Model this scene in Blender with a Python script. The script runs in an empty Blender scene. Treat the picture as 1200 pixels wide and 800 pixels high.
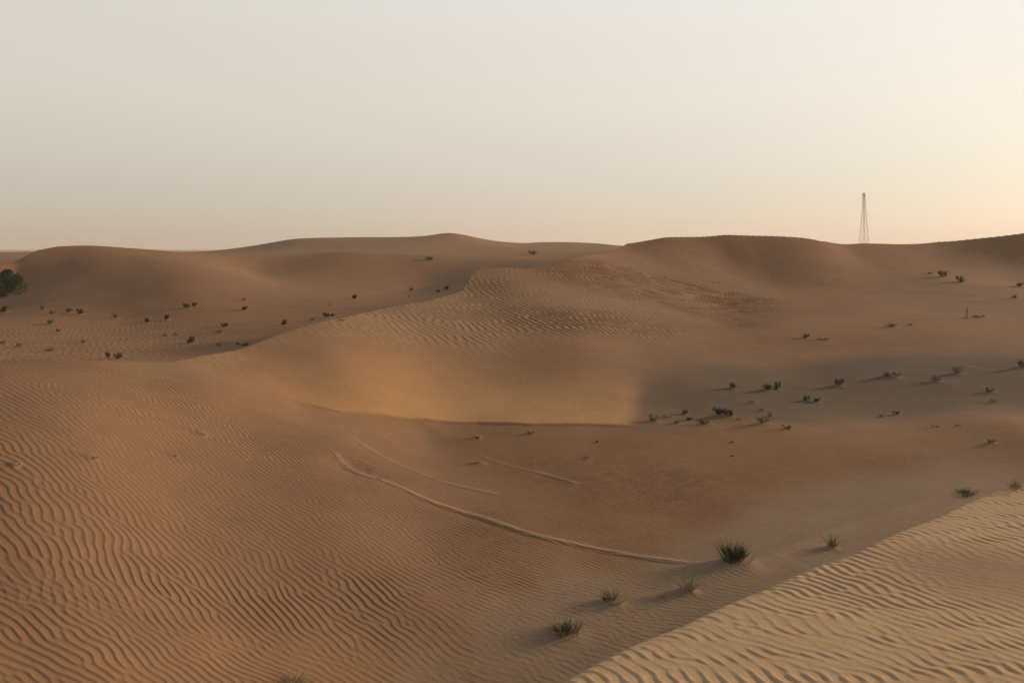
import bpy, bmesh, math, random
import numpy as np
from mathutils import Vector

scene = bpy.context.scene
col = scene.collection
rng = np.random.default_rng(11)
random.seed(5)

# ------------------------------------------------------------------ camera
F_PX, HOR, CAMZ = 1039.0, 292.0, 4.0          # focal length in photo pixels, horizon row, eye height
cam_d = bpy.data.cameras.new('camera')
cam = bpy.data.objects.new('camera', cam_d)
col.objects.link(cam)
scene.camera = cam
cam.location = (0, 0, CAMZ)
cam.rotation_euler = (math.radians(90), 0, 0)
cam_d.sensor_width = 36
cam_d.lens = 36 * F_PX / 1200
cam_d.shift_y = -(400 - HOR) / 1200
cam_d.clip_start = 0.05
cam_d.clip_end = 30000

# ------------------------------------------------------------------ small helpers
def smin(a, b, k): return 0.5 * (a + b - np.sqrt((a - b) ** 2 + k * k))
def smax(a, b, k): return 0.5 * (a + b + np.sqrt((a - b) ** 2 + k * k))
def sstep(a, b, x):
    t = np.clip((x - a) / (b - a), 0, 1)
    return t * t * (3 - 2 * t)
def pol(px, D):
    th = np.arctan((px - 600.0) / F_PX)
    return th, D / np.cos(th)

class TPS:                                     # smooth surface through known points, in (bearing, log distance)
    def __init__(self, pts):
        p = np.array(pts, float)
        th, r = pol(p[:, 0], p[:, 2])
        z = CAMZ - (p[:, 1] - HOR) / F_PX * p[:, 2]
        self.P = np.stack([th, 0.5 * np.log(r)], 1)
        n = len(p)
        K = self.k(self.P[:, None] - self.P[None])
        A = np.zeros((n + 3, n + 3))
        A[:n, :n] = K + np.eye(n) * 2e-4
        A[:n, n] = 1
        A[:n, n + 1:] = self.P
        A[n:, :n] = A[:n, n:].T
        self.w = np.linalg.solve(A, np.concatenate([z, np.zeros(3)]))
    @staticmethod
    def k(d):
        q = (d ** 2).sum(-1)
        return 0.5 * q * np.log(q + 1e-12)
    def __call__(self, th, r):
        sh = np.broadcast(th, r).shape
        q = np.stack([np.broadcast_to(np.clip(th, -.72, .72), sh).ravel(),
                      0.5 * np.log(np.broadcast_to(np.clip(r, 5.2, 260), sh).ravel())], 1)
        out = np.empty(len(q))
        n = len(self.P)
        for i in range(0, len(q), 40000):
            c = q[i:i + 40000]
            out[i:i + 40000] = self.k(c[:, None] - self.P[None]) @ self.w[:n] + self.w[n] + c @ self.w[n + 1:]
        return out.reshape(sh)

# ------------------------------------------------------------------ terrain control points: (photo x, photo y, distance in m)
A_PTS = [
 # grey valley between the two nearest dunes
 (500,800,8.2),(600,760,8.9),(700,720,9.7),(780,688,10.5),(863,655,11.4),(1000,610,13.1),(1100,575,14.7),(1200,545,16.4),(1400,500,20.0),
 (900,760,8.9),(1100,700,10.2),(1200,650,11.6),
 # left flank
 (-60,800,6.4),(0,800,6.55),(120,800,6.8),(250,800,7.3),(380,800,7.8),(0,700,7.5),(0,600,8.77),(0,500,11.0),(0,430,14.7),(0,420,16.0),(-200,420,15.5),(-200,500,10.6),(-200,650,8.0),
 (100,421,16.5),(200,422,18.0),(100,500,11.6),(200,520,12.5),(200,600,10.3),(200,440,16.5),(250,460,15.8),(250,700,8.7),(300,500,15.0),
 (400,600,11.8),(400,700,9.4),(500,700,9.7),(500,640,11.4),(500,560,14.7),(400,510,16.2),(350,475,18.0),(500,510,18.8),(600,520,18.2),(600,600,13.0),(700,580,14.1),(700,520,18.2),(800,560,15.3),(700,640,11.9),
 (800,620,12.7),(900,580,14.4),(1000,560,15.5),
 # mid dune with the slip face
 (280,407,21.5),(400,372,27),(500,352,34.5),(540,340,39.5),(560,316,45),(600,314.5,46.5),(640,317,47.5),
 (300,440,18.8),(250,430,18.5),(300,470,16.7),(240,415,19.6),(230,435,17.4),(400,420,22),(400,450,20.3),(400,480,18.6),(500,400,27.2),(500,440,23.2),(500,470,21.0),(500,494,19.4),
 (600,497,19.5),(600,470,21.8),(600,450,23.4),(600,420,26.4),(600,390,30.2),(600,360,35),(600,335,40.5),
 (680,499,19.4),(680,470,21.8),(680,440,24.2),(680,410,27.5),(745,499,19.5),(745,470,22),(740,440,24.8),
 (520,372,31),(700,380,32.5),(700,360,37.5),(700,340,43),(700,320,50),
 # orange band and hollow on the right
 (900,520,17.8),(900,500,19.2),(1000,500,19.4),(1200,500,18.4),(1200,522,17.3),(1100,498,19.3),(1400,470,22),
 (800,499,19.6),(800,480,21.8),(850,470,22.8),(800,440,25.2),(850,440,26.2),(900,420,30),(900,460,24),(1000,485,21.6),(1000,460,24.4),(1000,440,26.7),(1000,420,30),
 (1100,470,23),(1100,440,26.5),(1200,470,22.8),(1200,440,26.3),(1200,426,28.3),(1100,410,31.5),(1200,400,33.5),(1400,420,30),
 (800,400,32),(750,420,27.5),(750,390,32.5),(800,370,41),(850,380,41),(850,360,51),(900,380,39),(1000,400,33.7),(1000,380,39),(1100,380,38.5),(1200,380,38.5),(900,350,55),(1000,350,56),(1100,350,56),(1200,355,50),(1400,350,52),
 # right dune face and crest
 (750,330,52),(800,350,50),(760,310,63),(850,330,62),(850,300,70.5),(900,322,67),(1000,325,67),(1000,300,76),(1100,326,68),(1100,312,76),(1200,336,64),(1200,300,81),(1400,300,78),
 (650,307,51),(690,297,60),(735,285,70),(780,277.5,72),(850,274,74),(900,276,75),(960,281,76),(1010,284,80),(1100,283,85),(1150,279,85),(1200,272,85),(1400,262,86),
]
C_PTS = [
 (340,281,182),(420,278,188),(480,277,190),(505,275.5,190),(525,271,190),(547,276,188),(565,280.5,186),(585,286,183),(605,289,183),(650,291,185),(710,292,185),(300,292.5,170),(310,289,175),
 (340,297,130),(450,296,130),(530,298,130),(590,301,130),(450,288,155),(530,286,160),(590,293,142),(380,289,160),
 (600,283,232),(620,278,232),(655,277,232),(690,277.5,232),(740,284,232),(640,291,165),(740,293,160),(700,297,130),(840,290,220),
 (340,292,240),(450,289,255),(240,294,200),(150,295,200),(0,295,200),(-200,296,200),(240,298,140),(100,300,140),(0,301,140),(-200,302,140),(1000,294,220),(1200,294,220),(1000,300,140),(1300,300,140),
]
B_PTS = [
 (-200,420,30),(0,418,33),(100,415,36),(200,416,36),(0,400,43),(100,400,43),(200,400,43),(0,380,52),(150,370,57),(-200,380,52),(300,385,48),(300,360,61),(400,352,68),(400,335,84),(500,338,88),(500,320,96),(500,302,104),(560,300,112),(590,300,112),
 (400,296,104),(300,297,104),(300,320,91),(70,291,85),(30,299,82),(0,306,80),(-200,306,84),(100,290,86),(150,292,88),(200,295.5,92),(250,297.5,98),
 (100,330,73),(150,340,66),(100,340,68.5),(200,340,64),(50,340,71),(200,330,68),(100,360,60),(70,310,81),(150,310,80.5),(200,310,80.5),(250,313,84),(0,340,76),(250,330,69),(20,320,80),
 (700,306,112),(-200,300,100),(0,300,100),(100,288,100),(300,294,125),(450,292,125),(570,297,135),(1000,340,100),
 (800,345,62),(900,345,62),(1000,345,62),(1150,345,66),(1300,345,66),(780,335,68),(730,320,72),(700,300,105),(800,300,110),(900,300,120),(1100,300,120),(1300,300,120),(1000,292,220),(1200,292,220),
 (300,425,22),(400,410,30),(500,400,37),(600,380,45),(560,330,80),(620,318,75),
]
TA, TB, TC = TPS(A_PTS), TPS(B_PTS), TPS(C_PTS)
RIDGE2 = np.array([(-900,78),(-200,79),(0,80),(28,82),(45,84),(70,86),(150,89),(200,93),(250,98),(300,104),(400,105),(500,107),(560,114),(640,120),(1500,120)], float)
RIDGE = np.array([(-900,14.5),(-200,15.5),(0,16),(100,16.5),(200,18),(280,21.5),(400,27.2),(500,34.7),(540,39.7),(553,44),(562,46),(600,47),(640,48),(650,51),(690,60),(735,70),(780,72),(850,74),(900,75),(960,76),(1010,80),(1100,85),(1200,85),(1500,88)], float)
EDGE = np.array([(-900,1.6),(0,1.9),(300,2.5),(500,2.9),(660,3.37),(800,3.93),(900,4.42),(1000,5.0),(1100,5.8),(1200,6.85),(1350,8.6),(1600,11.0)], float)
def curve(tab, th):
    t, r = pol(tab[:, 0], tab[:, 1])
    return np.interp(th, t, r)

# tileable random fields ------------------------------------------------------
def fbm_tile(n, beta, seed):
    g = np.random.default_rng(seed)
    k = np.hypot(np.fft.fftfreq(n)[:, None], np.fft.rfftfreq(n)[None]) * n
    k[0, 0] = 1
    f = (g.normal(size=k.shape) + 1j * g.normal(size=k.shape)) * k ** (-beta)
    f[0, 0] = 0
    a = np.fft.irfft2(f, s=(n, n))
    return a / a.std()
NT = fbm_tile(512, 1.8, 3)
def samp(t, x, y):
    n = t.shape[0]
    xi = np.floor(x); yi = np.floor(y)
    fx = x - xi; fy = y - yi
    xi = xi.astype(np.int64) % n; yi = yi.astype(np.int64) % n
    x1 = (xi + 1) % n; y1 = (yi + 1) % n
    return (t[xi, yi] * (1 - fx) + t[x1, yi] * fx) * (1 - fy) + (t[xi, y1] * (1 - fx) + t[x1, y1] * fx) * fy
def noise(x, y, scale, off=0.0): return samp(NT, x / scale * 32 + off * 97.3, y / scale * 32 + off * 41.7)

def ripple_tile(aniso, steps, seed, n=1024, lam=16.0):
    """wind ripples grown from noise: even spacing, forks and dead ends; crests run along axis 1"""
    g = np.random.default_rng(seed)
    kx = np.fft.fftfreq(n)[:, None] * lam
    ky = np.fft.rfftfreq(n)[None] * lam
    L = 0.5 - (1 - (kx ** 2 + ky ** 2)) ** 2 - aniso * ky ** 2
    u = g.normal(size=(n, n)) * 0.3
    dt = 0.7
    U = np.fft.rfft2(u)
    for _ in range(steps):
        N = np.fft.rfft2(0.35 * u * u - u ** 3)
        U = (U + dt * N) / (1 - dt * np.minimum(L, 0.9))
        u = np.fft.irfft2(U, s=(n, n))
    u = (u - u.mean()) / (u.std() * 1.5)
    X, Y = np.meshgrid(np.arange(n), np.arange(n), indexing='ij')
    u = samp(u, X + 2.1 * u, Y.astype(float))   # lean: one side gentle, the other steep
    h = np.clip(0.5 + 0.5 * u, 0, 1.25)
    return h ** 1.25 - 0.45
RT = ripple_tile(.50, 26, 8)          # long forking ripples
RS = ripple_tile(.22, 17, 9)          # short broken ripples

# ------------------------------------------------------------------ the dunes: one polar sheet from the eye to the horizon
half = 0.62
ths = np.concatenate([np.linspace(-math.pi, -half, 90)[:-1], np.linspace(-half, half, 1240), np.linspace(half, math.pi, 90)[1:-1]])
rs = np.concatenate([np.geomspace(0.2, 2.6, 60)[:-1], np.geomspace(2.6, 6, 380)[:-1], np.geomspace(6, 20, 960)[:-1], np.geomspace(20, 60, 560)[:-1], np.geomspace(60, 110, 170)[:-1], np.geomspace(110, 300, 120)[:-1], np.geomspace(300, 12000, 70)])

def base_height(th, r, a, b, a_ridge, c, b_ridge):
    """th, r 2-D; a, b = the two surfaces there; a_ridge = front surface along the crest"""
    x, y = r * np.sin(th), r * np.cos(th)
    rr = curve(RIDGE, th)
    front = smin(a, a_ridge - 0.42 * (r - rr), 0.05)
    far = sstep(190, 330, r)
    c = c * (1 - far) + far * (0.2 + 0.5 * noise(x, y, 260.0, 1) + 0.3 * noise(x, y, 90.0, 2))
    c = c + sstep(105, 135, r) * (0.55 * (0.7 - np.abs(noise(x, y * .6, 60.0, 51))) + 0.12 * noise(x, y, 14.0, 52))
    r2 = curve(RIDGE2, th)
    b = smin(b, b_ridge - 0.30 * (r - r2), 0.10)
    b = smax(b, c - 6.0 * (1 - sstep(.8, 1.12, r / r2)), 0.08)
    b = b - 6.0 * (1 - sstep(.82, 1.0, r / rr))
    z = smax(front, b, 0.05)
    re = 1.04 * curve(EDGE, th) * (1 + .012 * noise(th * 4.0, th * 0 + .5, 1.0, 61))
    re = np.where(np.abs(th) > 1.6, 6.0 + 0 * re, re)
    f = 2.45 - 0.033 * np.minimum(r, 12) + 0.02 * noise(x, y, 5.0, 4)
    f2 = smin(f, (2.45 - 0.033 * re) - 0.66 * (r - re), 0.06)
    isF = f2 > z
    return smax(z, f2, 0.06), isF, (z < f2 + .02)

# coarse evaluation + cubic upsampling
ST = 4
def coarse_idx(n): return np.unique(np.append(np.arange(0, n, ST), n - 1))
ci, cj = coarse_idx(len(rs)), coarse_idx(len(ths))
TH, R = np.meshgrid(ths[cj], rs[ci])
Ac, Bc, Cc = TA(TH, R), TB(TH, R), TC(TH, R)
def cubic(xc, x):
    """Hermite interpolation matrix applied along axis 0"""
    k = np.clip(np.searchsorted(xc, x, side='right') - 1, 0, len(xc) - 2)
    return k
def upsample(a, xc, x):
    k = cubic(xc, x)
    m = np.gradient(a, xc, axis=0)
    h = (xc[k + 1] - xc[k])[:, None]
    t = (x[:, None] - xc[k][:, None]) / h
    t2, t3 = t * t, t * t * t
    return ((2 * t3 - 3 * t2 + 1) * a[k] + (t3 - 2 * t2 + t) * h * m[k] + (-2 * t3 + 3 * t2) * a[k + 1] + (t3 - t2) * h * m[k + 1])
def up2(a):
    a = upsample(a, np.log(rs[ci]), np.log(rs))
    return upsample(np.ascontiguousarray(a.T), ths[cj], ths).T
Af, Bf, Cf = up2(Ac), up2(Bc), up2(Cc)
arid = TA(ths, curve(RIDGE, ths)); brid = TB(ths, curve(RIDGE2, ths))
TH, R = np.meshgrid(ths, rs)
Z, isF, _ = base_height(TH, R, Af, Bf, arid[None], Cf, brid[None])
X, Y = R * np.sin(TH), R * np.cos(TH)

def ground_hit(px, py):
    """points of the ground seen at photo pixels"""
    px, py = np.atleast_1d(np.asarray(px, float)), np.atleast_1d(np.asarray(py, float))
    th = np.arctan((px - 600) / F_PX)
    out = []
    lr = np.log(rs)
    for t, y in zip(th, py):
        j = np.clip(np.searchsorted(ths, t), 1, len(ths) - 1)
        f = (t - ths[j - 1]) / (ths[j] - ths[j - 1])
        prof = Z0[:, j - 1] * (1 - f) + Z0[:, j] * f
        ray = CAMZ - (y - HOR) / F_PX * rs * math.cos(t)
        k = np.nonzero((prof > ray) & (rs > 1.0))[0]
        k = k[0] if len(k) else len(rs) - 1
        d0, d1 = ray[k - 1] - prof[k - 1], prof[k] - ray[k]
        g = d0 / max(d0 + d1, 1e-9)
        r = rs[k - 1] + g * (rs[k] - rs[k - 1])
        out.append((r * math.sin(t), r * math.cos(t), prof[k - 1] * (1 - g) + prof[k] * g))
    return np.array(out)
Z0 = Z.copy()
def ground_at(x, y):
    t, r = math.atan2(x, y), math.hypot(x, y)
    j = int(np.clip(np.searchsorted(ths, t), 1, len(ths) - 1)); i = int(np.clip(np.searchsorted(rs, r), 1, len(rs) - 1))
    f = (t - ths[j - 1]) / (ths[j] - ths[j - 1]); g = (r - rs[i - 1]) / (rs[i] - rs[i - 1])
    return float((Z[i - 1, j - 1] * (1 - f) + Z[i - 1, j] * f) * (1 - g) + (Z[i, j - 1] * (1 - f) + Z[i, j] * f) * g)

# ---- what the sand is like at known places: (photo x, y, fine ripple, mid ripple, broad ripple, kind of sand)
# kinds: 0 orange dune sand, 1 red brown sand, 2 pale sand, 3 grey sand, darkened to paint in the hollow's shade
S_PTS = [
 (30,790,0,1.20,0,0),(150,790,0,1.20,0,0),(300,790,0,1.10,0,0),(420,780,0,0.80,0,0),(30,700,0,1.10,0,1),(200,720,0,1.10,0,1),(350,720,0,1.00,0,1),(450,700,0,1.00,0,1),(560,680,0,0.90,0,1),(620,670,0,0.80,0,1),
 (30,600,0,0.90,0,1),(200,620,0,0.84,0,1),(330,640,0,0.77,0,1),(450,640,0,0.70,0,1),(30,520,0,0.80,0,0),(120,560,0,0.77,0,1),(250,560,0,0.70,0,1),(380,580,0,0.67,0,1),(60,450,0,0.90,.0,0),(150,450,0,0.90,.0,0),(240,470,0,0.90,0,0),(330,500,0,0.84,0,1),(420,540,0,0.70,0,1),
 (500,540,0,0.59,0,1),(600,540,0,0.56,0,1),(700,530,0,0.56,0,1),(800,530,0,0.59,0,0),(700,600,0,0.70,0,1),(800,600,0,0.70,0,1),(900,560,0,0.63,0,1),(620,620,0,0.77,0,1),(720,650,0,0.77,0,1),(760,660,0,0.70,0,1),
 (1000,515,0,0.56,0,0),(1100,510,0,0.56,0,0),(1200,510,0,0.56,0,0),(900,515,0,0.56,0,0),(965,556,0,.5,0,1),(840,602,0,.55,0,1),(760,628,0,.6,0,1),(900,650,0,.12,0,4),(1000,610,0,.12,0,4),(1100,577,0,.12,0,4),(820,676,0,.12,0,4),(740,705,0,.12,0,4),(1030,598,0,.1,0,4),(925,640,0,.12,0,4),(1150,528,0,.4,0,0),(1050,545,0,0.56,0,1),(1200,530,0,0.49,0,1),
 (450,792,0,0.80,0,0),(500,775,0,0.84,0,1),(560,740,0,0.84,0,1),(525,795,0,.10,0,4),(600,750,0,.10,0,4),(660,760,0,.10,0,4),(700,710,0,.10,0,4),(780,680,0,.10,0,4),(860,670,0,.10,0,4),(960,625,0,.10,0,4),(1060,590,0,.10,0,4),(1150,560,0,.10,0,4),(1200,545,0,.10,0,4),
 (230,425,0,0.30,0,2),(300,430,0,0.20,.2,2),(350,440,0,0.42,.1,0),(420,400,0,0.00,.25,2),(380,450,0,0.00,.0,0),(480,380,0,0.00,.6,2),(560,360,0,0.00,.6,2),(600,380,0,0.00,1.1,2),(660,385,0,0.00,1.2,2),(720,385,0,0.00,1.0,0),(540,400,0,0.00,.7,2),(600,340,0,0.00,.4,2),(660,345,0,0.00,.4,2),(560,330,0,0.00,.5,2),
 (450,460,0,0.00,0,0),(550,460,0,0.00,0,0),(650,460,0,0.00,0,0),(730,470,0,0.00,0,0),(600,430,0,0.00,0.1,0),(700,430,0,0.00,.1,0),(500,485,0,0.00,0,0),(600,490,0,0.00,0,0),(700,490,0,0.00,0,0),
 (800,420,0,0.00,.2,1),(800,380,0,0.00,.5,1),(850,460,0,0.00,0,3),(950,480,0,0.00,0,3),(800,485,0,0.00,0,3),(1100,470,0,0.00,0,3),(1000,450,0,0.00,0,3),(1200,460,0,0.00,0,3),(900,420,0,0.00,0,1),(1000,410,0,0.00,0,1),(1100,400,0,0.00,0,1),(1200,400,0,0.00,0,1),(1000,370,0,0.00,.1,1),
 (700,310,0,0,1.45,1),(760,320,0,0,1.45,1),(820,310,0,0,1.45,1),(800,340,0,0,1.45,0),(880,300,0,0.00,.6,1),(950,300,0,0.00,.5,1),(1050,300,0,0.00,.4,1),(1150,300,0,0.00,.4,1),(900,340,0,0.00,.2,1),(680,330,0,0.00,.7,1),
 (60,395,0,0.00,.3,0),(150,395,0,0.00,.3,0),(250,395,0,0.00,.2,1),(100,330,0,0.00,.0,1),(200,340,0,0.00,.0,1),(280,310,0,0.00,.9,0),(350,320,0,0.00,.6,1),(450,320,0,0.00,.2,1),(400,345,0,0.00,.1,1),(400,285,0,0.00,.0,2),(340,286,0,0.00,.0,2),(480,284,0,0.00,.0,2),(540,282,0,0.00,0,0),(680,281,0,0.00,0,1),(450,300,0,0.00,.1,1),(350,300,0,0.00,.4,0),
]
sp = np.array(S_PTS, float)
hit = ground_hit(sp[:, 0], sp[:, 1])
skey = np.stack([np.arctan2(hit[:, 0], hit[:, 1]), 0.5 * np.log(np.hypot(hit[:, 0], hit[:, 1]))], 1)
sval = np.concatenate([sp[:, 2:5], np.eye(5)[sp[:, 5].astype(int)]], 1)
def shepard(th, r):
    sh = th.shape
    q = np.stack([np.clip(th, -.7, .7).ravel(), 0.5 * np.log(r.ravel())], 1)
    o = np.empty((len(q), sval.shape[1]))
    for i in range(0, len(q), 40000):
        d = ((q[i:i + 40000][:, None] - skey[None]) ** 2).sum(-1) + 1.0e-3
        w = d ** -2.2
        o[i:i + 40000] = (w / w.sum(1, keepdims=True)) @ sval
    return o.reshape(sh + (-1,))
THc, Rc = np.meshgrid(ths[cj], rs[ci])
xw, yw = Rc * np.sin(THc), Rc * np.cos(THc)
lat = shepard(THc + .016 * noise(xw, yw, 6.0, 7) + .008 * noise(xw, yw, 1.6, 9), Rc * np.exp(.045 * noise(xw, yw, 5.0, 8) + .03 * noise(xw * .5, yw, 1.4, 10)))
fields = [up2(np.ascontiguousarray(lat[..., k])).clip(0, 1.5) for k in range(8)]
_, amp2, amp3, k0, k1, k2, k3, k4 = fields
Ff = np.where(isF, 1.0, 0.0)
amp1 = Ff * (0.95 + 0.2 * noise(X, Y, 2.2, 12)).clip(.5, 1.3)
# a worn, greyer patch on the near dune's right shoulder
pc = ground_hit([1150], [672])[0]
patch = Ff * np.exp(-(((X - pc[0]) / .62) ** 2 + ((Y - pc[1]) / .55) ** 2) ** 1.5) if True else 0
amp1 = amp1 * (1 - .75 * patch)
nf = 1 - Ff
amp2 = amp2 * nf * (0.8 + 0.35 * noise(X, Y, 4.0, 13)).clip(.12, 1.5)
amp3 = amp3 * nf * (0.8 + 0.35 * noise(X, Y, 12.0, 14)).clip(.1, 1.5)

# ---- the smooth slip face: orange sand, its sunlit brightness painted into the colour, with a crisp toe
def poly_sd(P, x, y):
    inside = np.zeros(x.shape, bool); best = np.full(x.shape, 1e9)
    for (x0, y0), (x1, y1) in zip(P, np.roll(P, -1, 0)):
        c = ((y0 > y) != (y1 > y)) & (x < (x1 - x0) * (y - y0) / (y1 - y0 + 1e-12) + x0)
        inside ^= c
        dx, dy = x1 - x0, y1 - y0
        t = np.clip(((x - x0) * dx + (y - y0) * dy) / (dx * dx + dy * dy), 0, 1)
        best = np.minimum(best, np.hypot(x - x0 - t * dx, y - y0 - t * dy))
    return np.where(inside, best, -best)
SLIP = [(300,452),(345,470),(400,484),(450,490),(500,494),(560,497.5),(620,499),(700,499.5),(750,499.5),(756,480),(760,462),(762,448),(735,432),(690,420),(640,412),(560,414),(480,420),(400,432),(340,442)]
TOE = ground_hit([300,345,400,450,500,560,620,700,760,840], [454,470,484.5,490,494,497,499,499.6,499.7,499.7])[:, :2]
RGT = ground_hit([751,757,764,768], [499,478,455,430])[:, :2]
box = (np.abs(X) < 14) & (Y > 12) & (Y < 40)
slip = np.zeros_like(Z); scarp = np.zeros_like(Z)
xb, yb = X[box], Y[box]
def side_of(P, x, y):
    """signed distance to an open line, positive on its left"""
    best = np.full(x.shape, 1e9); sg = np.zeros(x.shape); fr = np.zeros(x.shape)
    n = len(P) - 1
    for k, (p0, p1) in enumerate(zip(P[:-1], P[1:])):
        dx, dy = p1 - p0
        t = np.clip(((x - p0[0]) * dx + (y - p0[1]) * dy) / (dx * dx + dy * dy), 0, 1)
        d = np.hypot(x - p0[0] - t * dx, y - p0[1] - t * dy)
        m = d < best
        best = np.where(m, d, best); fr = np.where(m, (k + t) / n, fr)
        sg = np.where(m, np.sign(dx * (y - p0[1]) - dy * (x - p0[0])), sg)
    return best * sg, fr
dt_, ft_ = side_of(TOE, xb, yb)
dr_, _ = side_of(RGT, xb, yb)
dt_ = dt_ + .07 * noise(xb, yb, 1.5, 40)
rgt = sstep(-.15, .45, dr_ + .2 * noise(xb, yb, 2.2, 41))
xf = sstep(-6.2, -2.2, xb + .5 * noise(xb, yb, 3.0, 44))
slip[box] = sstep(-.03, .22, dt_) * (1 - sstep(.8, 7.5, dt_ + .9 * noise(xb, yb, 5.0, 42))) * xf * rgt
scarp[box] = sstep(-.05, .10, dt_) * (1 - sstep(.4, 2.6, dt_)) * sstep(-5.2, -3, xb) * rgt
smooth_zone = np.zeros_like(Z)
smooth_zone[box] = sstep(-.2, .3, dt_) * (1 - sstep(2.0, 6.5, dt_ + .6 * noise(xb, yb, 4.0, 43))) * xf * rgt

# ---- broad softness so no slope is a perfect surface
Z = Z + nf * (0.013 * noise(X, Y, 7.0, 20) + 0.006 * noise(X, Y, 2.5, 21)) * np.clip(R / 15, 0.3, 2)
Z = Z + .035 * scarp
amp2 = amp2 * (1 - smooth_zone); amp3 = amp3 * (1 - .92 * smooth_zone)
# ---- ripples
def ripples(lam, warp, off, ang, tile):
    ca, sa = math.cos(ang), math.sin(ang)
    wx = X + warp * noise(X, Y, warp * 9, off + .3)
    wy = Y + warp * noise(X, Y, warp * 9, off + .6)
    s = (wx * ca + wy * sa) * 16 / lam
    c = (-wx * sa + wy * ca) * 16 / lam
    return samp(tile, s + off * 131, c + off * 57)
fade2 = 1 - sstep(26, 42, R)
env = (0.78 + 0.5 * noise(X, Y, .42, 16)).clip(.5, 1.5)
chop = (0.86 + .7 * ripples(.23, .14, 7.0, math.radians(88), RS) + .35 * noise(X, Y, .15, 19)).clip(.18, 1.5)
r1 = amp1 * (.4 + .6 * env) * chop * ripples(.068, .10, 1.0, math.radians(25), RS)
turn = sstep(9.0, 10.5, R + 1.2 * noise(X, Y, 6.0, 17)) * sstep(.5, 3.0, -X + .6 * noise(X, Y, 4.0, 18))
r2 = ripples(.078, .10, 2.0, math.radians(66), RT) * (1 - turn) + ripples(.088, .13, 5.0, math.radians(50), RT) * turn * 1.25
r2 = amp2 * (0.55 + 0.6 * env) * r2 * fade2 * (1 - .5 * sstep(12.5, 17, R) * turn - .15 * sstep(13, 18, R) * (1 - turn))
rr_ = curve(RIDGE, TH)
amp3 = (amp3 * (1 + .4 * sstep(21, 26, R) * (1 - sstep(55, 65, R)))).clip(0, 1.7)
amp3 = amp3 * (1 - .85 * np.exp(-((R - rr_) / 5.0) ** 2) * sstep(48, 60, R))
r3 = amp3 * ripples(.27, .5, 3.0, math.radians(38), RS) * (1 - .45 * sstep(55, 75, R)) * (1 - sstep(110, 150, R))
Z = Z + 0.0098 * r1 + 0.0142 * r2 + 0.040 * r3
crest_tone = 1.0 * r1 + 1.0 * r2 + .8 * r3          # colour lighter on ripple crests, darker in the troughs
Z = Z + 0.003 * ripples(.09, .2, 4.0, math.radians(60), RS) * k4 * nf * (R < 20)

# ---- tyre tracks pressed into the sand, and wind tails behind stubs
def polyline_frame(pts, x, y):
    """distance from, and side of, a polyline + arc fraction"""
    best = np.full(x.shape, 1e9); side = np.zeros(x.shape); frac = np.zeros(x.shape)
    seg = np.diff(pts, axis=0); ln = np.hypot(seg[:, 0], seg[:, 1]); tot = ln.sum(); acc = 0
    for a, s, l in zip(pts[:-1], seg, ln):
        dx, dy = x - a[0], y - a[1]
        t = np.clip((dx * s[0] + dy * s[1]) / (l * l), 0, 1)
        ex, ey = dx - t * s[0], dy - t * s[1]
        d = np.hypot(ex, ey); c = np.sign(s[0] * ey - s[1] * ex)
        m = d < best
        best = np.where(m, d, best); side = np.where(m, c, side); frac = np.where(m, (acc + t * l) / tot, frac)
        acc += l
    return best, side, frac
def smooth_pts(px):
    p = np.array(px, float)
    t = np.arange(len(p)); tt = np.linspace(0, len(p) - 1, (len(p) - 1) * 8 + 1)
    h = ground_hit(p[:, 0], p[:, 1])[:, :2]
    m = np.gradient(h, axis=0); k = np.minimum(tt.astype(int), len(p) - 2); f = (tt - k)[:, None]
    return (2*f**3-3*f**2+1)*h[k] + (f**3-2*f**2+f)*m[k] + (-2*f**3+3*f**2)*h[k+1] + (f**3-f**2)*m[k+1]
TRACKS = [
 ([(388,524),(406,540),(424,550),(450,561),(500,585),(560,605),(620,625),(690,641),(750,652),(812,660),(832,662)], .07, .014, .0),
 ([(406,508),(436,527),(460,540),(490,553),(520,564),(555,573),(592,580)], .07, .015, .0),
 ([(560,532),(590,543),(630,553),(680,567)], .06, .010, .0),
 ([(470,800),(560,772),(640,742),(730,712),(800,690),(880,662),(980,622),(1080,588),(1180,556)], .16, .016, .0),
 ([(540,800),(640,762),(730,728),(820,694),(900,664)], .16, .014, .0),
]
loose = np.zeros_like(Z)  # churned track sand, paler to paint in the sunlit line of the ridges
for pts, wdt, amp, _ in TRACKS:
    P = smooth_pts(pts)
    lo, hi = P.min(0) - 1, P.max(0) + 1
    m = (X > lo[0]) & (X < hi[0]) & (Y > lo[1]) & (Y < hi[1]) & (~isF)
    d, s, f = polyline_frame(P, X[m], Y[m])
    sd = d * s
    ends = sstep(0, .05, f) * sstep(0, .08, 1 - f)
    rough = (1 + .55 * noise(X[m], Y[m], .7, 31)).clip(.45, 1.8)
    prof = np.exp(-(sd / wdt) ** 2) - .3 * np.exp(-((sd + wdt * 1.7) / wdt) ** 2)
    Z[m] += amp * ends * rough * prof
    loose[m] = np.maximum(loose[m], ends * np.exp(-((sd - .01) / (wdt * .8)) ** 2) * (1.0 if wdt < .1 else .18) * np.clip(rough, .5, 1.2))
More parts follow.
